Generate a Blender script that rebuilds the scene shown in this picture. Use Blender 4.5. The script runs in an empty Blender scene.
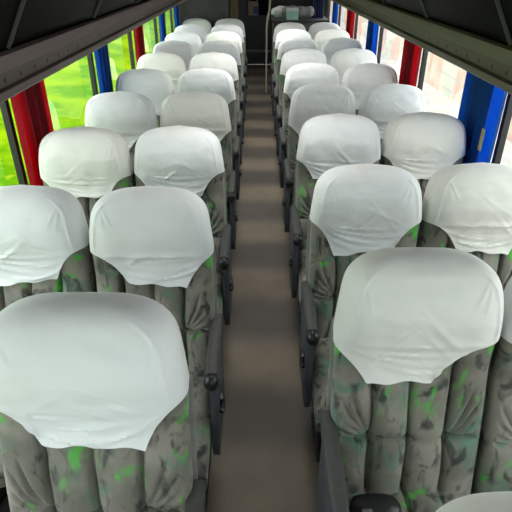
import bpy, bmesh, math, random
from mathutils import Vector, Matrix, noise
random.seed(7)
scene = bpy.context.scene
C = scene.collection
PI = math.pi

# ------------------------------------------------------------------ materials
def new_mat(name):
    m = bpy.data.materials.new(name); m.use_nodes = True
    nt = m.node_tree; b = nt.nodes['Principled BSDF']
    return m, nt, b
def N(nt, t, **kw):
    n = nt.nodes.new(t)
    for k, v in kw.items(): setattr(n, k, v)
    return n
def L(nt, a, b): nt.links.new(a, b)
def plain(name, col, rough=0.6, metal=0.0, var=0.12, scale=18, bump=0.0, coords='Object'):
    m, nt, b = new_mat(name)
    tc = N(nt, 'ShaderNodeTexCoord')
    no = N(nt, 'ShaderNodeTexNoise'); no.inputs['Scale'].default_value = scale; no.inputs['Detail'].default_value = 5
    L(nt, tc.outputs[coords], no.inputs['Vector'])
    r = N(nt, 'ShaderNodeValToRGB')
    r.color_ramp.elements[0].position = .3; r.color_ramp.elements[1].position = .7
    r.color_ramp.elements[0].color = (*[c * (1 - var) for c in col], 1)
    r.color_ramp.elements[1].color = (*[min(1, c * (1 + var)) for c in col], 1)
    L(nt, no.outputs['Fac'], r.inputs['Fac']); L(nt, r.outputs['Color'], b.inputs['Base Color'])
    b.inputs['Roughness'].default_value = rough; b.inputs['Metallic'].default_value = metal
    if bump:
        bp = N(nt, 'ShaderNodeBump'); bp.inputs['Strength'].default_value = bump; bp.inputs['Distance'].default_value = .004
        L(nt, no.outputs['Fac'], bp.inputs['Height']); L(nt, bp.outputs['Normal'], b.inputs['Normal'])
    return m

def mix(nt, fac, a, b, blend='MIX'):
    n = N(nt, 'ShaderNodeMix', data_type='RGBA', blend_type=blend)
    def put(sock, v):
        if hasattr(v, 'default_value') or hasattr(v, 'links'): L(nt, v, sock)
        else: sock.default_value = v
    put(n.inputs[0], fac); put(n.inputs[6], a); put(n.inputs[7], b)
    return n.outputs[2]
def ramp(nt, src, p0, p1):
    r = N(nt, 'ShaderNodeMapRange'); r.inputs[1].default_value = p0; r.inputs[2].default_value = p1
    r.interpolation_type = 'SMOOTHSTEP'
    L(nt, src, r.inputs[0]); return r.outputs[0]

def velour():
    m, nt, b = new_mat('green grey velour')
    tc = N(nt, 'ShaderNodeTexCoord'); oi = N(nt, 'ShaderNodeObjectInfo')
    mul = N(nt, 'ShaderNodeMath', operation='MULTIPLY'); mul.inputs[1].default_value = 37.0
    L(nt, oi.outputs['Random'], mul.inputs[0])
    ad = N(nt, 'ShaderNodeVectorMath', operation='ADD')
    L(nt, tc.outputs['Object'], ad.inputs[0]); L(nt, mul.outputs[0], ad.inputs[1])
    def noi(scale, detail, off, dist=0.0, stretch=(1, 1, 1)):
        mp = N(nt, 'ShaderNodeMapping'); mp.inputs['Location'].default_value = off; mp.inputs['Scale'].default_value = stretch
        L(nt, ad.outputs[0], mp.inputs['Vector'])
        n = N(nt, 'ShaderNodeTexNoise'); n.inputs['Scale'].default_value = scale; n.inputs['Detail'].default_value = detail
        n.inputs['Distortion'].default_value = dist
        L(nt, mp.outputs[0], n.inputs['Vector']); return n.outputs['Fac']
    base = (.165, .160, .130, 1)
    c = mix(nt, ramp(nt, noi(6, 3, (0, 0, 0)), .40, .60), base, (.265, .245, .205, 1))
    teal = ramp(nt, noi(8, 3, (5, 1, 2), .8, (1.3, 1, .8)), .50, .72)
    c = mix(nt, teal, c, (.110, .215, .150, 1))
    dark = ramp(nt, noi(15, 5, (9, 4, 7), .9, (1.3, 1, .7)), .50, .68)
    c = mix(nt, dark, c, (.055, .060, .052, 1))
    green = ramp(nt, noi(10, 4, (2, 8, 3), .8, (1.5, 1, .9)), .58, .72)
    c = mix(nt, green, c, (.09, .46, .06, 1))
    L(nt, c, b.inputs['Base Color'])
    b.inputs['Roughness'].default_value = .8
    b.inputs['Sheen Weight'].default_value = .25; b.inputs['Sheen Roughness'].default_value = .4
    b.inputs['Specular IOR Level'].default_value = .2
    fn = N(nt, 'ShaderNodeTexNoise'); fn.inputs['Scale'].default_value = 260
    L(nt, tc.outputs['Object'], fn.inputs['Vector'])
    bp = N(nt, 'ShaderNodeBump'); bp.inputs['Strength'].default_value = .25; bp.inputs['Distance'].default_value = .002
    L(nt, fn.outputs['Fac'], bp.inputs['Height']); L(nt, bp.outputs['Normal'], b.inputs['Normal'])
    return m

def cover_cloth():
    m, nt, b = new_mat('white stretch cloth')
    tc = N(nt, 'ShaderNodeTexCoord'); oi = N(nt, 'ShaderNodeObjectInfo')
    c = mix(nt, ramp(nt, oi.outputs['Random'], .55, 1.0), (.80, .825, .82, 1), (.80, .80, .73, 1))
    no = N(nt, 'ShaderNodeTexNoise'); no.inputs['Scale'].default_value = 5; no.inputs['Detail'].default_value = 4
    L(nt, tc.outputs['Object'], no.inputs['Vector'])
    c = mix(nt, ramp(nt, no.outputs['Fac'], .45, .75), c, (.73, .74, .70, 1))
    L(nt, c, b.inputs['Base Color'])
    b.inputs['Roughness'].default_value = .75; b.inputs['Specular IOR Level'].default_value = .25
    b.inputs['Sheen Weight'].default_value = .1
    wv = N(nt, 'ShaderNodeTexNoise'); wv.inputs['Scale'].default_value = 420
    L(nt, tc.outputs['Object'], wv.inputs['Vector'])
    n2 = N(nt, 'ShaderNodeTexNoise'); n2.inputs['Scale'].default_value = 9; n2.inputs['Detail'].default_value = 3
    mp = N(nt, 'ShaderNodeMapping'); mp.inputs['Scale'].default_value = (.6, 1, 2.2)
    L(nt, tc.outputs['Object'], mp.inputs['Vector']); L(nt, mp.outputs[0], n2.inputs['Vector'])
    b1 = N(nt, 'ShaderNodeBump'); b1.inputs['Strength'].default_value = .12; b1.inputs['Distance'].default_value = .001
    b2 = N(nt, 'ShaderNodeBump'); b2.inputs['Strength'].default_value = .35; b2.inputs['Distance'].default_value = .012
    L(nt, wv.outputs['Fac'], b1.inputs['Height']); L(nt, n2.outputs['Fac'], b2.inputs['Height'])
    L(nt, b1.outputs['Normal'], b2.inputs['Normal']); L(nt, b2.outputs['Normal'], b.inputs['Normal'])
    return m

def curtain_mat(name, col):
    m, nt, b = new_mat(name)
    b.inputs['Base Color'].default_value = (*col, 1); b.inputs['Roughness'].default_value = .7
    b.inputs['Sheen Weight'].default_value = .2
    tc = N(nt, 'ShaderNodeTexCoord'); no = N(nt, 'ShaderNodeTexNoise'); no.inputs['Scale'].default_value = 60
    L(nt, tc.outputs['Object'], no.inputs['Vector'])
    c = mix(nt, no.outputs['Fac'], (*[x * .8 for x in col], 1), (*[min(1, x * 1.15) for x in col], 1))
    L(nt, c, b.inputs['Base Color'])
    L(nt, mix(nt, 1.0, c, (.42, .42, .42, 1), 'MULTIPLY'), b.inputs['Base Color'])
    tr = N(nt, 'ShaderNodeBsdfTranslucent'); L(nt, c, tr.inputs['Color'])
    mx = N(nt, 'ShaderNodeMixShader'); mx.inputs[0].default_value = .6
    out = nt.nodes['Material Output']
    L(nt, b.outputs[0], mx.inputs[1]); L(nt, tr.outputs[0], mx.inputs[2]); L(nt, mx.outputs[0], out.inputs['Surface'])
    return m

def glass_mat(nm='window glass', tint=(.93, .96, .94, 1)):
    m, nt, b = new_mat(nm); nt.nodes.remove(b)
    lw = N(nt, 'ShaderNodeLayerWeight'); lw.inputs['Blend'].default_value = .5
    pw = N(nt, 'ShaderNodeMath', operation='POWER'); pw.inputs[1].default_value = 3.6; L(nt, lw.outputs['Facing'], pw.inputs[0])
    fr = N(nt, 'ShaderNodeMath', operation='MULTIPLY_ADD'); fr.inputs[1].default_value = .75; fr.inputs[2].default_value = .05; L(nt, pw.outputs[0], fr.inputs[0])
    t = N(nt, 'ShaderNodeBsdfTransparent'); t.inputs['Color'].default_value = tint
    g = N(nt, 'ShaderNodeBsdfGlossy'); g.inputs['Roughness'].default_value = .02
    mx = N(nt, 'ShaderNodeMixShader')
    L(nt, fr.outputs[0], mx.inputs[0]); L(nt, t.outputs[0], mx.inputs[1]); L(nt, g.outputs[0], mx.inputs[2])
    L(nt, mx.outputs[0], nt.nodes['Material Output'].inputs['Surface'])
    return m

def rail_mat():
    """brushed grey metal rail punched with a row of round holes along its recessed web"""
    m, nt, b = new_mat('punched grey rail metal')
    tc = N(nt, 'ShaderNodeTexCoord'); sp = N(nt, 'ShaderNodeSeparateXYZ'); L(nt, tc.outputs['Object'], sp.inputs[0])
    def mth(op, a, v=None, c=None):
        n = N(nt, 'ShaderNodeMath', operation=op)
        for i, x in enumerate((a, v, c)):
            if x is None: continue
            if isinstance(x, (int, float)): n.inputs[i].default_value = x
            else: L(nt, x, n.inputs[i])
        return n.outputs[0]
    fy = mth('SUBTRACT', mth('FRACT', mth('DIVIDE', mth('ADD', sp.outputs['Y'], .02), .129)), .5)
    dy = mth('MULTIPLY', fy, .129)
    dz = mth('SUBTRACT', sp.outputs['Z'], 1.566)
    d = mth('SQRT', mth('ADD', mth('MULTIPLY', dy, dy), mth('MULTIPLY', dz, dz)))
    hole = mth('LESS_THAN', d, .0085)
    no = N(nt, 'ShaderNodeTexNoise'); no.inputs['Scale'].default_value = 6; no.inputs['Detail'].default_value = 6
    mp = N(nt, 'ShaderNodeMapping'); mp.inputs['Scale'].default_value = (1, .5, 8)
    L(nt, tc.outputs['Object'], mp.inputs['Vector']); L(nt, mp.outputs[0], no.inputs['Vector'])
    c = mix(nt, no.outputs['Fac'], (.135, .103, .105, 1), (.27, .215, .22, 1))
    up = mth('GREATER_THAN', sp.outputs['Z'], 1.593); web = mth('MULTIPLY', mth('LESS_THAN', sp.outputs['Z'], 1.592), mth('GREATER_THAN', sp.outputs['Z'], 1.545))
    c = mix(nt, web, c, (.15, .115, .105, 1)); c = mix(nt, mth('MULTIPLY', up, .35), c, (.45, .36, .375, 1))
    c = mix(nt, hole, c, (.004, .004, .004, 1))
    L(nt, c, b.inputs['Base Color']); b.inputs['Roughness'].default_value = .5; b.inputs['Metallic'].default_value = .25
    return m

def floor_mat():
    m, nt, b = new_mat('worn brown aisle vinyl with painted light bands')
    tc = N(nt, 'ShaderNodeTexCoord')
    no = N(nt, 'ShaderNodeTexNoise'); no.inputs['Scale'].default_value = 3; no.inputs['Detail'].default_value = 6
    L(nt, tc.outputs['Object'], no.inputs['Vector'])
    f = N(nt, 'ShaderNodeTexNoise'); f.inputs['Scale'].default_value = 140
    L(nt, tc.outputs['Object'], f.inputs['Vector'])
    c = mix(nt, ramp(nt, no.outputs['Fac'], .35, .65), (.125, .098, .068, 1), (.20, .160, .115, 1))
    c = mix(nt, f.outputs['Fac'], c, (.13, .12, .10, 1))
    # light and shade bands, one per seat row, painted into the colour
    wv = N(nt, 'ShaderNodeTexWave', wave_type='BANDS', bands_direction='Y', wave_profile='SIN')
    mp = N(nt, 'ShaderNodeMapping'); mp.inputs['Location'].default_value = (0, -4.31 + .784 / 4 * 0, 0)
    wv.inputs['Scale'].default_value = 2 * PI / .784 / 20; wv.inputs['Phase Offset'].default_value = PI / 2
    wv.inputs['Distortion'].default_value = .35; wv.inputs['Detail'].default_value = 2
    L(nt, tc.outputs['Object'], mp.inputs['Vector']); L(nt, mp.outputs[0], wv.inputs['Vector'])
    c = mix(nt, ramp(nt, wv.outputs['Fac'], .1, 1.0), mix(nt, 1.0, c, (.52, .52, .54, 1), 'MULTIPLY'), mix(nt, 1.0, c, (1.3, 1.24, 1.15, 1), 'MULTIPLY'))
    L(nt, c, b.inputs['Base Color']); b.inputs['Roughness'].default_value = .55
    return m

def grass_mat():
    m, nt, b = new_mat('bright meadow grass')
    tc = N(nt, 'ShaderNodeTexCoord')
    a = N(nt, 'ShaderNodeTexNoise'); a.inputs['Scale'].default_value = .9; a.inputs['Detail'].default_value = 8
    a2 = N(nt, 'ShaderNodeTexNoise'); a2.inputs['Scale'].default_value = 5; a2.inputs['Detail'].default_value = 8
    L(nt, tc.outputs['Object'], a.inputs['Vector']); L(nt, tc.outputs['Object'], a2.inputs['Vector'])
    c = mix(nt, ramp(nt, a.outputs['Fac'], .38, .62), (.055, .17, .0015, 1), (.16, .27, .002, 1))
    c = mix(nt, ramp(nt, a2.outputs['Fac'], .5, .7), c, (.17, .25, .008, 1))
    L(nt, c, b.inputs['Base Color']); b.inputs['Roughness'].default_value = 1; b.inputs['Specular IOR Level'].default_value = 0
    return m

def facade_mat():
    m, nt, b = new_mat('pale facade with pinkish panels')
    tc = N(nt, 'ShaderNodeTexCoord'); sp = N(nt, 'ShaderNodeSeparateXYZ'); L(nt, tc.outputs['Object'], sp.inputs[0])
    wv = N(nt, 'ShaderNodeTexWave', wave_type='BANDS', bands_direction='Y'); wv.inputs['Scale'].default_value = .13
    wv.inputs['Distortion'].default_value = .4; wv.inputs['Phase Offset'].default_value = 1.0
    L(nt, tc.outputs['Object'], wv.inputs['Vector'])
    wz = N(nt, 'ShaderNodeTexWave', wave_type='BANDS', bands_direction='Z'); wz.inputs['Scale'].default_value = .9
    L(nt, tc.outputs['Object'], wz.inputs['Vector'])
    no = N(nt, 'ShaderNodeTexNoise'); no.inputs['Scale'].default_value = 2; no.inputs['Detail'].default_value = 6
    L(nt, tc.outputs['Object'], no.inputs['Vector'])
    c = mix(nt, ramp(nt, wv.outputs['Fac'], .45, .55), (.42, .44, .38, 1), (.52, .30, .23, 1))
    c = mix(nt, ramp(nt, wz.outputs['Fac'], .9, .98), c, (.36, .33, .30, 1))
    c = mix(nt, ramp(nt, no.outputs['Fac'], .4, .7), c, (.52, .45, .36, 1))
    L(nt, c, b.inputs['Base Color']); b.inputs['Roughness'].default_value = .9
    return m

def spec(m, v): m.node_tree.nodes['Principled BSDF'].inputs['Specular IOR Level'].default_value = v; return m
M = dict(
    velour=velour(), cloth=cover_cloth(),
    red=curtain_mat('crimson curtain cloth', (.80, .012, .055)), blue=curtain_mat('royal blue curtain cloth', (.012, .30, .95)),
    beige=curtain_mat('beige curtain cloth', (.50, .42, .28)), navy=curtain_mat('navy curtain cloth', (.03, .04, .18)),
    glass=glass_mat(), tinted=glass_mat('windscreen glass with added tint to weaken light', (.45, .50, .48, 1)), rail=rail_mat(), floor=floor_mat(), grass=grass_mat(), facade=facade_mat(),
    shell=plain('light grey seat shell plastic', (.20, .20, .185), .55, scale=30),
    arm=plain('charcoal armrest rubber', (.050, .052, .048), .55, scale=40, bump=.2),
    black=plain('black moulded plastic', (.012, .012, .013), .4, scale=40),
    side=plain('blue grey side plate', (.06, .066, .078), .45, scale=25),
    steel=plain('dark painted steel', (.03, .03, .032), .5, .4, scale=30),
    gloss=spec(plain('dark smoked gloss panel', (.006, .0055, .005), .3, scale=2.2, var=.5), .006),
    seam=plain('grey aluminium joint strip', (.09, .09, .085), .5, .3),
    brown=plain('dark brown laminate', (.030, .026, .022), .35, scale=5, var=.3),
    lining=plain('grey fabric side lining', (.16, .16, .155), .9, scale=60, bump=.3),
    ceil=plain('off white ceiling laminate', (.22, .22, .21), .6, scale=4, var=.05),
    plat=plain('dark grey ribbed platform', (.035, .035, .036), .7, scale=20),
    mull=plain('black window rubber', (.010, .010, .010), .5, scale=50),
    asphalt=plain('pale concrete yard', (.42, .40, .37), .95, scale=1.5, var=.15),
    blanket=plain('grey blanket wool', (.22, .23, .22), .95, scale=30, bump=.6),
    white=plain('white plastic bag film', (.62, .64, .62), .4, scale=12, bump=.5),
    mint=plain('pale green carton', (.30, .52, .40), .6, scale=14),
    tan=plain('tan painted tube', (.42, .36, .27), .4, scale=20),
    metal=plain('brushed door metal', (.20, .20, .19), .4, .6),
    rear=plain('charcoal door laminate', (.026, .026, .028), .4, scale=4, var=.3),
    lin=plain('dark light blocking sheet', (.012, .012, .016), .95, scale=80),  # lin: sheet added behind the curtains to block window light
    canvas=plain('tan canvas', (.34, .26, .19), .9, scale=40, bump=.4), bluec=plain('blue canvas', (.05, .10, .28), .9),
    speck=plain('rust red leaf', (.20, .06, .03), .8),
)

# ------------------------------------------------------------------ helpers
def link(name, me, mats=None, parent=None, loc=None):
    if mats is not None and not me.materials: me.materials.append(mats)
    o = bpy.data.objects.new(name, me); C.objects.link(o)
    if parent: o.parent = parent
    if loc: o.location = loc
    return o
def mesh_of(bm, name, smooth=True):
    bmesh.ops.recalc_face_normals(bm, faces=bm.faces)
    me = bpy.data.meshes.new(name); bm.to_mesh(me); bm.free()
    if smooth:
        for p in me.polygons: p.use_smooth = True
        try: me.set_sharp_from_angle(angle=math.radians(38))
        except Exception: pass
    return me
def obj(name, bm, mat, parent=None, loc=None, smooth=True):
    return link(name, mesh_of(bm, name, smooth), mat, parent, loc)
def empty(name, loc, label=None, cat=None, group=None, rotz=0):
    o = bpy.data.objects.new(name, None); C.objects.link(o); o.location = loc; o.rotation_euler = (0, 0, rotz)
    o.empty_display_size = .1
    tag(o, label, cat, group); return o
def tag(o, label=None, cat=None, group=None, kind=None):
    if label: o['label'] = label
    if cat: o['category'] = cat
    if group: o['group'] = group
    if kind: o['kind'] = kind
    return o
def struct(name, bm, mat, parent=None, smooth=False):
    o = obj(name, bm, mat, parent, smooth=smooth)
    if parent is None: o['kind'] = 'structure'
    return o
def box(bm, x0, x1, y0, y1, z0, z1, bev=0.0, seg=3):
    t = bmesh.new(); bmesh.ops.create_cube(t, size=1)
    for v in t.verts:
        v.co = Vector(((x0 + x1) / 2 + v.co.x * (x1 - x0), (y0 + y1) / 2 + v.co.y * (y1 - y0), (z0 + z1) / 2 + v.co.z * (z1 - z0)))
    if bev: bmesh.ops.bevel(t, geom=t.edges[:], offset=bev, segments=seg, profile=.5, affect='EDGES')
    me = bpy.data.meshes.new('tmp'); t.to_mesh(me); t.free(); bm.from_mesh(me); bpy.data.meshes.remove(me)
    return bm
def B(*a, **k): return box(bmesh.new(), *a, **k)
def prism(bm, pts, y0, y1):
    """closed outline in (x,z) extruded along y"""
    a = [bm.verts.new((x, y0, z)) for x, z in pts]; b = [bm.verts.new((x, y1, z)) for x, z in pts]
    n = len(pts)
    for i in range(n): bm.faces.new((a[i], a[(i + 1) % n], b[(i + 1) % n], b[i]))
    bm.faces.new(a); bm.faces.new(b[::-1]); return bm
def prism_x(bm, pts, x0, x1, bev=0):
    """closed outline in (y,z) extruded along x"""
    a = [bm.verts.new((x0, y, z)) for y, z in pts]; b = [bm.verts.new((x1, y, z)) for y, z in pts]
    n = len(pts)
    for i in range(n): bm.faces.new((a[i], a[(i + 1) % n], b[(i + 1) % n], b[i]))
    bm.faces.new(a); bm.faces.new(b[::-1])
    if bev: bmesh.ops.bevel(bm, geom=bm.edges[:], offset=bev, segments=2, profile=.5, affect='EDGES')
    return bm
def tube(bm, pts, r, seg=12):
    rings = []
    pts = [Vector(p) for p in pts]
    for i, p in enumerate(pts):
        d = (pts[min(i + 1, len(pts) - 1)] - pts[max(i - 1, 0)]).normalized()
        u = d.cross(Vector((0, .3, 1)) if abs(d.z) < .9 else Vector((1, 0, 0))).normalized(); v = d.cross(u)
        rings.append([bm.verts.new(p + u * r * math.cos(2 * PI * k / seg) + v * r * math.sin(2 * PI * k / seg)) for k in range(seg)])
    for a, b in zip(rings, rings[1:]):
        for k in range(seg): bm.faces.new((a[k], a[(k + 1) % seg], b[(k + 1) % seg], b[k]))
    bm.faces.new(rings[0][::-1]); bm.faces.new(rings[-1]); return bm

# ------------------------------------------------------------------ coach seat meshes (local: floor under the backrest foot, front towards -y)
REC = math.radians(12.5)
TOPY, TOPZ = .175, 1.135
W = .2215
DN = Vector((0, -math.sin(REC), -math.cos(REC))); FN = Vector((0, -math.cos(REC), math.sin(REC)))
def sstep(a, b, x):
    t = max(0, min(1, (x - a) / (b - a))); return t * t * (3 - 2 * t)
def gz(x, w): return math.exp(-(x / w) ** 2)
def width(s, w=W):
    A = .115
    k = 1 if s >= A else (1 - (1 - s / A) ** 2.9) ** (1 / 2.9)
    return w * k * (1 + .006 * sstep(.3, .5, s)) * (1 - .14 * max(0, 1 - s / .23) ** 1.2)
def thick(s):
    A = .06
    k = 1 if s >= A else (1 - (1 - s / A) ** 2.3) ** (1 / 2.3)
    return k * (.062 + .030 * gz(s - .15, .11) - .010 * gz(s - .34, .06) + .006 * sstep(.4, .6, s))
def centre(s): return Vector((0, TOPY, TOPZ)) + DN * s + FN * (.018 * gz(s - .12, .12))
def ring_param(nf, nb):
    """(phi, front?) samples right round the section"""
    out = [(-PI / 2 + PI * i / nf, 1) for i in range(nf)]
    out += [(PI / 2 - PI * i / nb, -1) for i in range(nb)]
    return out
def sect(phi, side, w, t, p=6.0):
    u = math.sin(phi); n = max(0, 1 - abs(u) ** p) ** (1 / 2.8)
    return w * u, side * t * n
def tuft(x, s):
    """depth pressed into the padded front face: three upright channels, one cross seam, pulled folds"""
    d = 0
    for cx in (-.111, 0, .111): d += .024 * gz(x - cx + .003 * math.sin(s * 19 + cx * 40), .0062) + .013 * gz(x - cx, .026)
    d += .020 * gz(s - .555 - .006 * math.sin(x * 30), .0062) + .010 * gz(s - .555, .028)
    for sx in (-1, 1):
        jx = sx * .111
        for k, (ex, es) in enumerate(((.215, .395), (.225, .455), (.225, .515), (.18, .36))):
            ax, as_ = sx * ex - jx, es - .555
            ln = math.hypot(ax, as_); t = ((x - jx) * ax + (s - .555) * as_) / ln / ln
            if 0 < t < 1:
                dist = ((x - jx) * as_ - (s - .555) * ax) / ln
                d += .012 * gz(dist + .008 * math.sin(t * PI) * sx, .006) * math.sin(PI * min(1, t * 1.15)) ** .6
    return d

def backrest_mesh():
    bm = bmesh.new(); R = ring_param(120, 18); SB = .80
    ss = [.165 * (1 - math.cos(PI / 2 * i / 14)) for i in range(1, 15)] + [.165 + (SB - .165) * i / 110 for i in range(1, 111)]
    rings = []
    for s in ss:
        ring = []
        for phi, side in R:
            x, n = sect(phi, side, width(s), thick(s))
            if side > 0:
                f = sstep(.215, .185, abs(x)) * sstep(.26, .34, s)
                n -= tuft(x, s) * f
                n += .004 * noise.noise(Vector((x * 14, s * 14, 0))) * f
            elif s > .2: n = max(n, -.05)
            ring.append(bm.verts.new(centre(s) + Vector((x, 0, 0)) + FN * n))
        rings.append(ring)
    top = bm.verts.new(centre(0)); m = len(R)
    for i in range(m): bm.faces.new((top, rings[0][i], rings[0][(i + 1) % m]))
    for a, b in zip(rings, rings[1:]):
        for i in range(m): bm.faces.new((a[i], b[i], b[(i + 1) % m], a[(i + 1) % m]))
    bm.faces.new(rings[-1]); return mesh_of(bm, 'backrest')

def cover_mesh(seed):
    rnd = random.Random(seed)
    bm = bmesh.new(); R = ring_param(100, 26)
    tw, tl, skew, cx = {1: (.112, .350, .012, .013), 2: (.088, .362, -.012, -.045), 3: (.112, .345, -.010, .010), 4: (.118, .352, -.030, -.008), 5: (.105, .355, .02, .02), 6: (.122, .34, 0, -.012)}[seed]
    side0 = .222 + rnd.uniform(-.012, .012)
    folds = [(.222 + .015 * k + rnd.uniform(-.004, .004), rnd.uniform(-.03, .03), rnd.uniform(.0045, .0095) * (1 if k % 2 else .6), rnd.uniform(-.09, .09), rnd.uniform(.07, .17)) for k in range(9)]
    diag = [(rnd.choice((-1, 1)), rnd.uniform(.02, .09), rnd.uniform(.18, .27), rnd.uniform(.0015, .0035), rnd.uniform(.4, 1.2)) for k in range(7)]
    ph = rnd.uniform(0, 6)
    def sbot(phi, side):
        x = W * math.sin(phi)
        if side < 0: return side0 - .02 * math.cos(phi)
        a = abs(x - cx)
        if a < tw: return tl + skew * (x / tw) * .5 + .004 * math.sin(x * 60 + ph) - .005 * (1 - (a / tw) ** 2)
        t = (a - tw) / (W + abs(cx) - tw)
        t = min(1, t)
        drop = (tl - side0) * (1 - (1 - t) ** 2.6) * .80 + (tl - side0) * .20 * t
        e = tl + skew * .5 * math.copysign(1, x)
        return e - drop * (e - side0) / (tl - side0)
    nrow = 64; cols = []
    for phi, side in R:
        sb = sbot(phi, side); col = []
        for j in range(1, nrow + 1):
            q = j / nrow
            s = sb * (q ** 1.0) if True else 0
            s = sb * (1 - math.cos(q * PI / 2)) * .55 + sb * q * .45
            w = width(s, W + .005) ; t = thick(s) + .0075
            x, n = sect(phi, side, w, t)
            if side > 0:
                e = sstep(.22, .15, abs(x))
                for fs, cv, am, fx, fw in folds:
                    d = s - (side0 + .005 + (fs - side0) * max(-.3, 1 - ((x - cv) / .225) ** 2))
                    n += am * gz(d, .0052) * gz(x - fx, fw) * e
                for sg, x0, s0, am, sl in diag:
                    d = (s - s0) - sl * (sg * x - x0)
                    n += am * gz(d, .006) * gz(sg * x - x0, .07) * e
                for sg in (-1, 1):          # gathers fanning from the sewn upper corners
                    for kk, (gx, gs) in enumerate(((.05, .10), (.02, .12), (-.01, .10))):
                        px, ps = sg * x - .165, s - .035
                        ln = math.hypot(gx - .0, gs); t2 = (px * -gx + ps * gs) / ln / ln
                        if 0 < t2 < 1: n += .0032 * gz((px * gs + ps * gx) / ln, .0048) * math.sin(PI * t2) * (.6 + .4 * math.sin(seed * 3 + kk * 2 + sg))
                n += .0048 * gz(abs(x) - (w - .030 - .02 * gz(s, .05)), .0055) * sstep(.02, .06, s) * (1 - sstep(side0 - .03, side0 + .02, s))
                n -= .006 * gz(s - .275, .05) * gz(x, .16)
                n += .004 * noise.noise(Vector((x * 16, s * 26, seed * 3.1))) * e
                n += .006 * sstep(.92, 1, q) * gz(x, .13)      # loose hem stands off the padding
            else: n = max(n, -.062) if s > .17 else n
            col.append(bm.verts.new(centre(s) + Vector((x, 0, 0)) + FN * n))
        cols.append(col)
    top = bm.verts.new(centre(0) + Vector((0, 0, .007))); m = len(R)
    for i in range(m):
        a, b = cols[i], cols[(i + 1) % m]
        bm.faces.new((top, a[0], b[0]))
        for j in range(nrow - 1): bm.faces.new((a[j], a[j + 1], b[j + 1], b[j]))
    bmesh.ops.recalc_face_normals(bm, faces=bm.faces)
    # turned hem: a thin inward edge
    edges = [e for e in bm.edges if e.is_boundary]
    r = bmesh.ops.extrude_edge_only(bm, edges=edges)
    for v in [g for g in r['geom'] if isinstance(g, bmesh.types.BMVert)]:
        v.co -= FN * .004 * (1 if (v.co - centre(.3)).dot(FN) > 0 else -1); v.co.x *= .992
    return mesh_of(bm, 'headrest_cover')

def shell_mesh():
    bm = bmesh.new(); R = ring_param(30, 30); rings = []
    for i in range(40):
        s = .215 + (.80 - .215) * i / 39; ring = []
        for phi, side in R:
            x, n = sect(phi, side, width(s, W + .006), .020, 4)
            ring.append(bm.verts.new(centre(s) + Vector((x, 0, 0)) + FN * (n - .048)))
        rings.append(ring)
    m = len(R)
    for a, b in zip(rings, rings[1:]):
        for i in range(m): bm.faces.new((a[i], b[i], b[(i + 1) % m], a[(i + 1) % m]))
    bm.faces.new(rings[0][::-1]); bm.faces.new(rings[-1]); return mesh_of(bm, 'back_shell')

def cushion_mesh():
    """padded squab: grid top that rolls over the front edge, channels continuing those of the back"""
    bm = bmesh.new(); nx, ny = 56, 44
    hw = .219; y0, y1 = -.47, .0
    prof = []          # front underside -> front -> top -> rear
    for i in range(ny + 1):
        t = i / ny
        if t < .08: prof.append((y0 + .03 + .0 * t, .285 + .02 * t / .08))
        elif t < .34:
            a = (t - .08) / .26 * PI / 2; prof.append((y0 + .055 - .055 * math.sin(a + 0) - .0 + (.0), .305 + .075 * (a / (PI / 2))))
        else:
            a = (t - .34) / .66
            prof.append((y0 + .03 * (1 - 1) + a * (y1 - y0), .425 - .045 * (1 - min(1, a / .14)) ** 2 - .025 * a))
    grid = []
    for i, (y, z) in enumerate(prof):
        row = []
        for k in range(nx + 1):
            u = -1 + 2 * k / nx; x = hw * math.copysign(1 - (1 - abs(u)) ** 1.25, u)
            zz = z; dd = 0
            edge = (abs(u)) ** 7
            for c in (-.111, 0, .111): dd += .010 * gz(x - c, .009)
            dd += .010 * gz(y + .24, .009) if z > .38 else 0
            if i > 12: zz = z - dd * (1 - edge) - .035 * edge
            row.append(bm.verts.new((x, y + (dd if i <= 12 else 0) + (.03 * edge if i <= 16 else 0), zz)))
        grid.append(row)
    for row in grid:
        for v in row: v.co.z += .03 * sstep(.29, .40, v.co.z)
    for a, b in zip(grid, grid[1:]):
        for k in range(nx): bm.faces.new((a[k], a[k + 1], b[k + 1], b[k]))
    # sides and underside
    zb = .285
    for k in (0, nx):
        low = [bm.verts.new((r[k].co.x * .985, r[k].co.y, zb)) for r in grid]
        for i in range(len(grid) - 1): bm.faces.new((grid[i][k], grid[i + 1][k], low[i + 1], low[i]))
        if k == 0: lowL = low
        else: lowR = low
    bm.faces.new((lowL[0], lowR[0], lowR[-1], lowL[-1]))
    bm.faces.new((grid[-1][0],) + tuple(grid[-1][1:-1]) + (grid[-1][-1], lowR[-1], lowL[-1]))
    bmesh.ops.remove_doubles(bm, verts=bm.verts, dist=.0002)
    return mesh_of(bm, 'seat_cushion')

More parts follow.
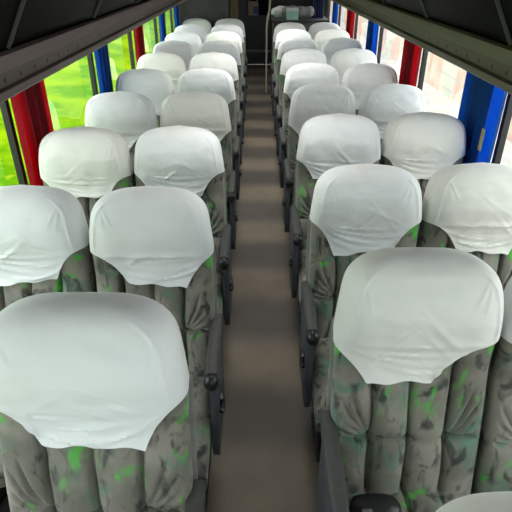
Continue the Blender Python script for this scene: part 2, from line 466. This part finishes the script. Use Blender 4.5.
def armrest_mesh():
    bm = bmesh.new()
    rings = []; n = 26; seg = 20
    for i in range(n + 1):
        t = i / n; y = .075 - .335 * t
        k = min(1, math.sqrt(max(0, 1 - max(0, (t - .95) / .05) ** 2)) + .02)
        hw = (.021 + .004 * math.sin(t * PI)) * k; hh = (.024 + .003 * math.sin(t * PI * 1.2)) * k
        z = .625 - .010 * t
        rings.append([bm.verts.new((hw * math.copysign(abs(math.cos(a)) ** .6, math.cos(a)), y, z + hh * math.copysign(abs(math.sin(a)) ** .6, math.sin(a)))) for a in [2 * PI * q / seg for q in range(seg)]])
    for a, b in zip(rings, rings[1:]):
        for k in range(seg): bm.faces.new((a[k], a[(k + 1) % seg], b[(k + 1) % seg], b[k]))
    bm.faces.new(rings[0]); bm.faces.new(rings[-1][::-1]); return mesh_of(bm, 'armrest')
def endcap_mesh():
    bm = bmesh.new(); bmesh.ops.create_uvsphere(bm, u_segments=20, v_segments=12, radius=1)
    for v in bm.verts: v.co = Vector((v.co.x * .026, -.262 + v.co.y * .026, .606 + v.co.z * .032))
    return mesh_of(bm, 'end_cap')
def side_mesh():
    bm = bmesh.new()
    pts = [(.02, .60), (-.23, .59), (-.262, .57), (-.285, .30), (-.27, .25), (-.02, .25), (.03, .33)]
    prism_x(bm, pts, -.013, .013, .005); return mesh_of(bm, 'side_panel')
def lever_mesh():
    bm = bmesh.new(); tube(bm, [(0, -.155, .43), (.014, -.175, .435), (.018, -.225, .44), (.012, -.235, .44)], .0085, 10)
    box(bm, -.004, .018, -.185, -.135, .41, .45, .005, 2); return mesh_of(bm, 'recline_lever')
def leg_mesh():
    bm = bmesh.new(); box(bm, -.022, .022, -.34, -.08, 0, .016, .004, 2)
    prism_x(bm, [(-.30, .012), (-.12, .012), (-.15, .25), (-.27, .25)], -.014, .014, .003)
    return mesh_of(bm, 'leg')
def frame_mesh():
    bm = bmesh.new()
    for sx in (-.20, .20): tube(bm, [(sx, -.42, .262), (sx, .0, .262)], .016, 10)
    for y in (-.40, -.06): tube(bm, [(-.205, y, .262), (.205, y, .262)], .016, 10)
    return mesh_of(bm, 'seat_frame')
def handle_mesh():
    bm = bmesh.new()
    p = lambda s, x, n: tuple(centre(s) + Vector((x, 0, 0)) + FN * n)
    tube(bm, [p(.30, -.15, -.066), p(.27, -.15, -.10), p(.26, -.13, -.115), p(.26, .13, -.115), p(.27, .15, -.10), p(.30, .15, -.066)], .013, 10)
    return mesh_of(bm, 'grab_handle')
ME = dict(back=backrest_mesh(), cush=cushion_mesh(), shell=shell_mesh(), arm=armrest_mesh(), cap=endcap_mesh(), side=side_mesh(),
          lever=lever_mesh(), leg=leg_mesh(), frame=frame_mesh(), handle=handle_mesh())
covers = [cover_mesh(k) for k in (1, 2, 3, 4, 5, 6)]
PLZ = .06
def make_seat(x, y, arm, var, label, group, rz=0.0, sz=1.0):
    t = empty('coach_seat', (x, y, PLZ), label, 'seat', group, rz); t.scale = (1, 1, sz)
    link('backrest', ME['back'], M['velour'], t)
    link('headrest_cover', covers[var], M['cloth'], t)['label'] = 'white stretch cloth headrest cover'
    link('seat_cushion', ME['cush'], M['velour'], t)
    link('back_shell', ME['shell'], M['shell'], t)
    link('seat_frame', ME['frame'], M['steel'], t)
    link('grab_handle', ME['handle'], M['black'], t)
    for sx in (-.17, .17):
        link('leg', ME['leg'], M['steel'], t, (sx, 0, 0))
    if arm:
        a = link('armrest', ME['arm'], M['arm'], t, (arm * .232, 0, 0))
        c = link('end_cap', ME['cap'], M['black'], a)
        s = link('side_panel', ME['side'], M['side'], t, (arm * .238, 0, 0))
        lv = link('recline_lever', ME['lever'], M['black'], s, (arm * .009, 0, 0))
        if arm < 0: lv.rotation_euler = (0, 0, 0); lv.scale = (-1, 1, 1)
    return t

ORD = ['nearest', 'second', 'third', 'fourth', 'fifth', 'sixth', 'seventh', 'eighth', 'ninth', 'tenth', 'eleventh']
XL_A, XL_W, XR_A, XR_W = -.386, -.850, .444, .908
PITCH = .784
rs = random.Random(11)
fixL = [0, 4, 3, 4, 2, 5, 1, 0, 3, 4]; fixR = [1, 3, 5, 1, 3, 4, 0, 2, 5, 1]
def DL(n): return PITCH * (n + .70) - .4025      # distance of headrest tops, left rows 1..10
def DR(n): return PITCH * (n + 1.0) - .4025      # right rows 0..9
AD = .165
for n in range(1, 11):
    w = 'nearest' if n == 1 else ('farthest' if n == 10 else ORD[n - 1] + ' nearest')
    ls = make_seat(XL_A - (.012 if n == 1 else 0) + rs.uniform(-.001, .001), DL(n) - AD + (.02 if n == 1 else 0), 1, fixL[n - 1],
              f'{w} aisle-side coach seat left of the aisle, green-grey velour under white headrest cover', 'aisle seats left of the aisle', rs.uniform(-.004, .004), 1.045 if n == 1 else 1.0)
    if n == 1: ls.scale.x = 1.055
    lab = {1: 'window-side coach seat beside the nearest aisle seat left of the aisle, mostly cut off by frame',
           2: 'window-side coach seat left of aisle, below the rack, cut by the left frame edge',
           3: 'window-side coach seat left of aisle, standing beside the nearest red curtain'}.get(n, f'{ORD[n - 2] + " nearest" if n < 10 else "farthest"} window-side coach seat left of the aisle, white cover on its headrest')
    if n > 1:
        make_seat(XL_W + rs.uniform(-.001, .001), DL(n) - AD + rs.uniform(-.02, .03), 0, fixR[n - 1], lab, 'window seats left of the aisle', rs.uniform(-.004, .004))
for n in range(0, 10):
    w = 'nearest full' if n == 1 else ('farthest' if n == 9 else ORD[n - 1 if n else 0] + ' nearest full')
    lab = f'{w} aisle-side coach seat right of the aisle, green-grey velour under white cover' if n else 'coach seat of which only the white headrest top shows at the bottom right corner'
    make_seat(XR_A + (0 if n else .02) + rs.uniform(-.001, .001), (DR(n) - AD + (.03 if n == 1 else 0)) if n else .300, -1, fixR[n - 1] if n else 3, lab, 'aisle seats right of the aisle', rs.uniform(-.004, .004), 1.03 if n == 1 else 1.0)
    if n > 0:
        lab = {1: 'window-side coach seat beside the nearest full aisle seat on the right, cut by frame edge',
               2: 'window-side coach seat right of aisle, standing just in front of the nearest blue curtain'}.get(n, f'{ORD[n-1] if n < 9 else "farthest"} {"nearest " if n < 9 else ""}window-side coach seat right of the aisle, white cover on its headrest')
        make_seat(XR_W + rs.uniform(-.001, .001), DR(n) - AD + rs.uniform(-.02, .03), 0, fixL[n - 1], lab, 'window seats right of the aisle', rs.uniform(-.004, .004))

# ------------------------------------------------------------------ the coach body
XL, XR = -1.145, 1.20          # inner faces of the side walls
YF, YB = -1.6, 11.5            # front and far end
CZ = 2.08
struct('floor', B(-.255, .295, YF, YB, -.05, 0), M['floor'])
for nm, a, b in (('trim_1', XL, -.255), ('trim_2', .295, XR)):
    bm = B(a, b, YF, YB, -.05, PLZ); struct(nm, bm, M['plat'])
struct('ceiling', B(XL, XR, YF, YB, CZ, CZ + .04), M['ceil'])
WZ0, WZ1 = .74, 1.60
for nm, x0, x1 in (('wall_left', XL - .05, XL), ('wall_right', XR, XR + .05)):
    bm = bmesh.new(); box(bm, x0, x1, YF, YB, -.05, WZ0); box(bm, x0, x1, YF, YB, WZ1, CZ)
    box(bm, x0, x1, 9.6, YB, WZ0, WZ1); box(bm, x0, x1, YF, -1.2, WZ0, WZ1)
    struct(nm, bm, M['lining'])
ml = [-.35, .99, 2.40, 3.80, 5.08, 6.44, 7.70, 9.6]; mr = [-.2, 1.12, 2.50, 3.94, 5.42, 6.84, 8.28, 9.6]
wn = 0
for side, xs, xw in ((-1, ml, XL), (1, mr, XR)):
    ys = [-1.2] + xs
    for a, b in zip(ys, ys[1:]):
        wn += 1
        x0, x1 = (xw - .035, xw - .005) if side < 0 else (xw + .005, xw + .035)
        bm = bmesh.new(); f = .017
        box(bm, x0, x1, a, a + f, WZ0, WZ1); box(bm, x0, x1, b - f, b, WZ0, WZ1); box(bm, x0, x1, a, b, WZ0, WZ0 + .03); box(bm, x0, x1, a, b, WZ1 - .03, WZ1)
        w_ = struct(f'window_{wn}', bm, M['mull'])
        g = bmesh.new(); xm = (x0 + x1) / 2
        vs = [g.verts.new(p) for p in ((xm, a + f, WZ0 + .03), (xm, b - f, WZ0 + .03), (xm, b - f, WZ1 - .03), (xm, a + f, WZ1 - .03))]
        g.faces.new(vs); obj('window_pane', g, M['glass'], w_)

# end wall with windscreen behind the viewpoint
bm = bmesh.new(); box(bm, XL, XR, YF - .05, YF, -.05, .8); box(bm, XL, XR, YF - .05, YF, 1.95, CZ)
struct('wall_front', bm, M['lining'])
wn += 1
bm = bmesh.new(); box(bm, XL, XL + .06, YF - .05, YF, .8, 1.95); box(bm, XR - .06, XR, YF - .05, YF, .8, 1.95); box(bm, .0, .04, YF - .05, YF, .8, 1.95)
w_ = struct(f'window_{wn}', bm, M['mull'])
g = bmesh.new(); g.faces.new([g.verts.new(p) for p in ((XL + .06, YF - .02, .8), (XR - .06, YF - .02, .8), (XR - .06, YF - .02, 1.95), (XL + .06, YF - .02, 1.95))])
obj('window_pane', g, M['tinted'], w_)  # tint added to the unseen windscreen to weaken the frontal light

# far end: wall, door, step
bm = bmesh.new(); box(bm, XL, -.30, YB, YB + .05, -.05, CZ); box(bm, .34, XR, YB, YB + .05, -.05, CZ); box(bm, -.30, .34, YB, YB + .05, 1.98, CZ)
struct('wall_rear', bm, M['brown'])
d = struct('door_1', B(-.30, .34, YB, YB + .04, 0, 1.98, bev=.006), M['rear'])
obj('kick_bar', B(-.26, .30, YB - .02, YB, .24, .29, bev=.006), M['metal'], d)
obj('door_window', B(-.20, .24, YB - .012, YB, .95, 1.75, bev=.006), M['gloss'], d)
obj('door_handle', B(.24, .27, YB - .04, YB, .85, 1.02, bev=.008), M['metal'], d)

# partition behind the last rows, left of the aisle
bm = bmesh.new(); box(bm, XL, -.42, 8.10, 8.14, PLZ, CZ); box(bm, -.44, -.40, 8.08, 8.16, PLZ, CZ, .006)
struct('wall_partition', bm, M['brown'])
def pleated(name, y0, y1, z0, z1, x, amp, folds, mat, label, group=None, seed=0, pinch=.0, axis='y'):
    rnd = random.Random(seed); bm = bmesh.new(); nx, nz = folds * 10, 16; rows = []
    phs = [rnd.uniform(-.6, .6) for _ in range(folds + 2)]
    for j in range(nz + 1):
        v = j / nz; z = z0 + (z1 - z0) * v; row = []
        sq = 1 - pinch * math.sin(PI * min(1, (1 - v) * 1.0)) ** 2
        for i in range(nx + 1):
            u = i / nx; k = u * folds; ph = phs[int(k)] * (1 - k % 1) + phs[int(k) + 1] * (k % 1)
            a = amp * math.sin(2 * PI * k + ph + .35 * v) * (.85 + .15 * math.sin(3 * v + ph * 4))
            yy = (y0 + y1) / 2 + (y1 - y0) * (u - .5) * sq + .3 * amp * math.cos(4 * PI * k + ph)
            row.append(bm.verts.new((x + a, yy, z) if axis == 'y' else (yy, x + a, z)))
        rows.append(row)
    for a, b in zip(rows, rows[1:]):
        for i in range(nx): bm.faces.new((a[i], a[i + 1], b[i + 1], b[i]))
    # heading tape and hem as thicker bands
    o = obj(name, bm, mat)
    sd = o.modifiers.new('thickness', 'SOLIDIFY'); sd.thickness = .002
    tag(o, label, 'curtain', group)
    if axis == 'y':                      # dark sheet added behind the far part to block window light
        off = .6 * amp; sgn = 1 if x > 0 else -1; b2 = bmesh.new(); rows = []
        for j in range(9):
            row = []
            for i in range(25):
                u = .30 + .70 * i / 24
                row.append(b2.verts.new((x + sgn * (amp + .004 + .0015 * math.sin(i * 1.3 + j * .3)), y0 + (y1 - y0) * u, z0 + (z1 - z0) * j / 8)))
            rows.append(row)
        for a, b in zip(rows, rows[1:]):
            for i in range(24): b2.faces.new((a[i], a[i + 1], b[i + 1], b[i]))
        obj('added_light_blocker', b2, M['lin'], o)['label'] = 'unseen dark sheet added behind the gathered cloth to block light'
    return o
for k, (a, b, c) in enumerate(((2.36, 2.76, 'red'), (3.74, 4.10, 'blue'), (5.06, 5.42, 'red'), (6.43, 6.80, 'blue'), (7.68, 8.0, 'blue'))):
    lab = {0: 'red curtain gathered beside the nearest window post on the left side', 1: 'blue curtain on the left windows, between the two red ones',
           2: 'second red curtain on the left windows, just past the nearest blue one', 3: 'blue curtain on the left windows, just past the second red one',
           4: 'farthest blue curtain on the left windows, next to the dark partition'}[k]
    pleated('window_curtain', a, b, .70, 1.56, XL + .030, .022, 4, M[c], lab, 'curtains of the left windows', 3 + k)
for k, (a, b, c) in enumerate(((2.48, 2.96, 'blue'), (3.92, 4.32, 'red'), (5.40, 5.83, 'blue'), (6.80, 7.2, 'red'), (8.25, 8.6, 'blue'))):
    lab = {0: 'large blue curtain at the right frame edge with a small yellowish tag', 1: 'red curtain on the right windows, between two blue ones, nearest of its colour',
           2: 'second blue curtain on the right windows, between the two red ones', 3: 'second red curtain on the right windows, the smaller farther one',
           4: 'farthest blue curtain on the right windows, beyond both red ones'}[k]
    o = pleated('window_curtain', a, b, .70, 1.56, XR - .030, .022, 4, M[c], lab, 'curtains of the right windows', 13 + k)
    if k == 0:
        M['tagm'] = plain('pale yellow cloth tag', (.45, .42, .22), .8)
        obj('cloth_tag', B(XR - .060, XR - .054, 2.535, 2.565, 1.06, 1.17), M['tagm'], o)['label'] = 'small pale yellow cloth tag'
pleated('partition_curtain', -.385, -.27, .3, 1.95, 8.12, .012, 4, M['beige'], 'beige curtain hanging at the edge of the dark partition left of the aisle', None, 31, axis='x')
pleated('partition_curtain', .86, 1.06, .9, 1.9, 8.95, .015, 5, M['navy'], 'dark navy curtain at the far end right, behind the last seats', None, 33, axis='x')

# luggage racks: rail, underside, bins
for sgn, xr, xw, y1s, nm in ((-1, -.80, XL, [.77, 1.80, 2.82, 3.86, 4.90, 5.94, 6.98, 8.02], 'left'), (1, .85, XR, [.86, 1.87, 2.85, 3.86, 4.88, 5.90, 6.92, 7.94], 'right')):
    X = lambda d: xr + sgn * d      # d grows towards the wall
    pts = [(X(.0), 1.518), (X(.012), 1.510), (X(.05), 1.512), (X(.05), 1.640), (X(.018), 1.648), (X(.004), 1.640), (X(0), 1.596), (X(.014), 1.590), (X(.016), 1.547), (X(0), 1.541)]
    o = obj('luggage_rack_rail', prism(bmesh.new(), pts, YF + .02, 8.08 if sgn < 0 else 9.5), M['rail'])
    tag(o, f'long grey metal rail with punched holes, edge of the {nm} luggage rack', 'rail', 'luggage rack rails')
    pts = [(X(.05), 1.518), (xw, 1.575), (xw, 1.60), (X(.05), 1.545)]
    o = obj('luggage_rack_shelf', prism(bmesh.new(), pts, YF + .02, 8.08 if sgn < 0 else 9.5), M['plat'], smooth=False)
    tag(o, f'dark underside board of the {nm} luggage rack above the windows', 'shelf', 'luggage rack boards')
    for i, (a, b) in enumerate(zip(y1s, y1s[1:])):
        h = ORD[i]
        t = empty('luggage_bin', (xr, (a + b) / 2, 1.65), f'dark glossy overhead luggage bin, {"nearest" if i==0 else h + " nearest"} above the {nm} rail', 'luggage bin', f'overhead bins on the {nm}')
        hl = (b - a) / 2
        x0 = 0.02 * sgn; dx = -sgn * .235; z1 = .425
        bm = bmesh.new()
        P = [(x0, .004), (x0 + dx * .30, .125), (x0 + dx * .62, .25), (x0 + dx, z1)]
        Q = [(p[0] + sgn * .02, p[1]) for p in P][::-1]
        prism(bm, P + Q, -hl + .012, hl - .012)
        obj('bin_door', bm, M['gloss'], t)
        bm = bmesh.new()
        tube(bm, [(p[0] - sgn * .002, hl, p[1] + .002) for p in P], .0095, 10)
        obj('joint_strip', bm, M['seam'], t)
        bm = bmesh.new(); box(bm, min(x0 + dx, x0 + dx + sgn * .05), max(x0 + dx, x0 + dx + sgn * .05), -hl + .01, hl - .01, .40, .43)
        obj('hinge_strip', bm, M['steel'], t)

# unseen lamps added above the aisle as fill, area lights under modelled housings
for k, y in enumerate((.3, 2.3, 4.3, 6.3, 8.9)):
    t = empty('added_fill_lamp', (.02, y, CZ), f'unseen flat fill lamp added over the aisle, {"nearest" if k==0 else ORD[k] + " nearest"}', 'lamp', 'added fill lamps')
    obj('fill_lamp_housing', B(-.17, .17, -.5, .5, -.018, 0, bev=.006), M['metal'], t)
    ld = bpy.data.lights.new('fill_lamp_light', 'AREA'); ld.shape = 'RECTANGLE'; ld.size = .30; ld.size_y = .95
    ld.energy = (.9, 5.0, 9, 11, 1.5)[k]; ld.color = (1, .985, .95); ld.spread = math.radians(115)
    lo = bpy.data.objects.new('fill_lamp_light', ld); C.objects.link(lo); lo.parent = t; lo.location = (0, 0, -.022)

# far end right: engine counter with a blanket roll, bag and carton, grab pole
t = empty('rear_counter', (.66, 8.95, PLZ), 'dark chest-high counter behind the last seats right of the aisle', 'counter')
obj('counter_body', B(-.40, .44, -.35, .35, 0, 1.03, bev=.01), M['brown'], t)
obj('counter_top', B(-.42, .46, -.37, .37, 1.03, 1.06, bev=.008), M['plat'], t)
bm = bmesh.new(); rings = []
for i in range(25):
    u = i / 24; r = .085 * (1 - abs(2 * u - 1) ** 8 * .5) * (1 + .07 * math.sin(u * 23))
    rings.append([bm.verts.new((.40 + .5 * u, 8.85 + r * math.cos(a) + .01 * math.sin(u * 9), 1.12 + .098 + r * .95 * math.sin(a) + .006 * math.sin(4 * a + u * 7))) for a in [2 * PI * q / 18 for q in range(18)]])
for a, b in zip(rings, rings[1:]):
    for k in range(18): bm.faces.new((a[k], a[(k + 1) % 18], b[(k + 1) % 18], b[k]))
bm.faces.new(rings[0]); bm.faces.new(rings[-1])
tag(obj('rolled_blanket', bm, M['blanket']), 'grey rolled blanket lying on the dark counter at the far end', 'blanket')
t = empty('carton', (.55, 8.69, 1.121), 'pale green and white carton on the far counter before the grey blanket', 'box')
obj('carton_body', B(-.09, .09, -.05, .05, 0, .15, bev=.005), M['mint'], t)
obj('carton_lid', B(-.093, .093, -.053, .053, .12, .165, bev=.005), M['white'], t)
bm = bmesh.new(); bmesh.ops.create_icosphere(bm, subdivisions=4, radius=1)
for v in bm.verts:
    n = 1 + .16 * noise.noise(v.co * 2.3) + .05 * noise.noise(v.co * 7)
    v.co = Vector((v.co.x * .16 * n, v.co.y * .09 * n, max(-.075, v.co.z * .09 * n))) + Vector((.40, 9.08, 1.196))
tag(obj('plastic_bag', bm, M['white']), 'crumpled white plastic bag behind the carton on the far counter', 'bag')
bm = bmesh.new()
tube(bm, [(.155, 8.5, PLZ), (.155, 8.5, 1.0), (.165, 8.5, 1.15), (.195, 8.5, 1.28), (.205, 8.5, 1.42), (.19, 8.5, 1.6), (.19, 8.5, CZ)], .013, 12)
tag(obj('grab_pole', bm, M['tan']), 'slim tan grab pole with a bend, right of the aisle at the far end', 'pole')
bm = bmesh.new(); bmesh.ops.create_icosphere(bm, subdivisions=4, radius=1)
for v in bm.verts:
    c = v.co; k = (abs(c.x) ** 3 + abs(c.y) ** 3 + abs(c.z) ** 3) ** (-1 / 3)
    n = 1 + .05 * noise.noise(c * 4)
    v.co = Vector((c.x * k * .072 * n, c.y * k * .042 * n, max(-.036, c.z * k * .042 * n)))
o = obj('black_pouch', bm, M['black'], None, (.335, .895, .553))
tag(o, 'small black pouch lying on the nearest full seat right of the aisle, at its backrest', 'pouch')
obj('zip_pull', B(-.045, -.018, -.030, -.020, .036, .044, bev=.002), M['metal'], o)['label'] = 'small metal zip pull'
t = empty('shoulder_bag', (-.06, YB - .055, .95), 'tan shoulder bag with a blue pocket hanging on the far door', 'bag')
bm = box(bmesh.new(), -.12, .10, -.035, .035, 0, .26, .03, 4); obj('bag_body', bm, M['canvas'], t)
obj('pocket', box(bmesh.new(), .0, .09, -.05, -.03, .03, .17, .008, 3), M['bluec'], t)['label'] = 'blue front pocket'
bm = bmesh.new(); tube(bm, [(-.10, 0, .24), (-.07, .01, .40), (-.01, .02, .50), (.05, .01, .40), (.08, 0, .24)], .011, 8); obj('strap', bm, M['canvas'], t)
# leaf on the aisle floor
bm = bmesh.new()
vs = [bm.verts.new((.0 + .05 * math.cos(a) * (1 + .2 * math.cos(3 * a)), 10.4 + .03 * math.sin(a), .004 + .004 * math.cos(2 * a))) for a in [2 * PI * i / 14 for i in range(14)]]
cv = bm.verts.new((0, 10.4, .008))
for i in range(14): bm.faces.new((cv, vs[i], vs[(i + 1) % 14]))
tag(obj('dry_leaf', bm, M['speck']), 'small rust-red scrap lying on the aisle floor near the far door', 'litter')

# ------------------------------------------------------------------ outside
bm = bmesh.new(); nx, ny = 40, 40; rows = []
for i in range(nx + 1):
    x = -1.8 - 38 * i / nx; row = []
    for j in range(ny + 1):
        y = -15 + 75 * j / ny
        z = -1.25 + .10 * max(0, -x - 4) + .25 * noise.noise(Vector((x * .25, y * .25, 0)))
        row.append(bm.verts.new((x, y, z)))
    rows.append(row)
for a, b in zip(rows, rows[1:]):
    for j in range(ny): bm.faces.new((a[j], a[j + 1], b[j + 1], b[j]))
o = obj('grass_field', bm, M['grass']); tag(o, 'bright green meadow seen through the left windows', 'grass', None, 'stuff')
struct('ground', B(-1.8, 30, -15, 60, -1.4, -1.3), M['asphalt'])
t = empty('pale_building', (5.2, 10, -1.3), 'pale building with pinkish wall panels outside the right windows', 'building')
obj('facade', B(0, .3, -14, 30, 0, 2.55), M['facade'], t, smooth=False)
obj('parapet', B(-.06, .36, -14, 30, 2.55, 2.75, bev=.02), M['ceil'], t, smooth=False)

# ------------------------------------------------------------------ light
w = bpy.data.worlds.new('World'); scene.world = w; w.use_nodes = True
nt = w.node_tree; bg = nt.nodes['Background']
bg.inputs['Color'].default_value = (.93, .97, 1.0, 1); bg.inputs['Strength'].default_value = 4.6
sun = bpy.data.lights.new('sun', 'SUN'); sun.energy = 1.5; sun.angle = math.radians(12); sun.color = (1, .96, .88)
so = bpy.data.objects.new('sun', sun); C.objects.link(so); so.rotation_euler = (math.radians(28), math.radians(-14), 0)
# fill light added outside the unseen windscreen to boost its daylight
ad = bpy.data.lights.new('windscreen_fill', 'AREA'); ad.shape = 'RECTANGLE'; ad.size = 2.0; ad.size_y = 1.0; ad.energy = 10; ad.color = (.95, .98, 1)
ao = bpy.data.objects.new('windscreen_fill', ad); C.objects.link(ao); ao.location = (0, YF - .3, 1.5); ao.rotation_euler = (math.radians(84), 0, 0)

# ------------------------------------------------------------------ camera
cam = bpy.data.cameras.new('camera'); co = bpy.data.objects.new('camera', cam); C.objects.link(co)
cam.sensor_width = 36; cam.lens = 36.0; cam.clip_start = .02
co.location = (0, 0, 1.90); co.rotation_euler = (math.radians(90 - 29.9), 0, 0)
cam.shift_x = -.001
scene.camera = co
scene.view_settings.view_transform = 'Standard'
scene.view_settings.exposure = 0.0
scene.cycles.max_bounces = 10; scene.cycles.diffuse_bounces = 5
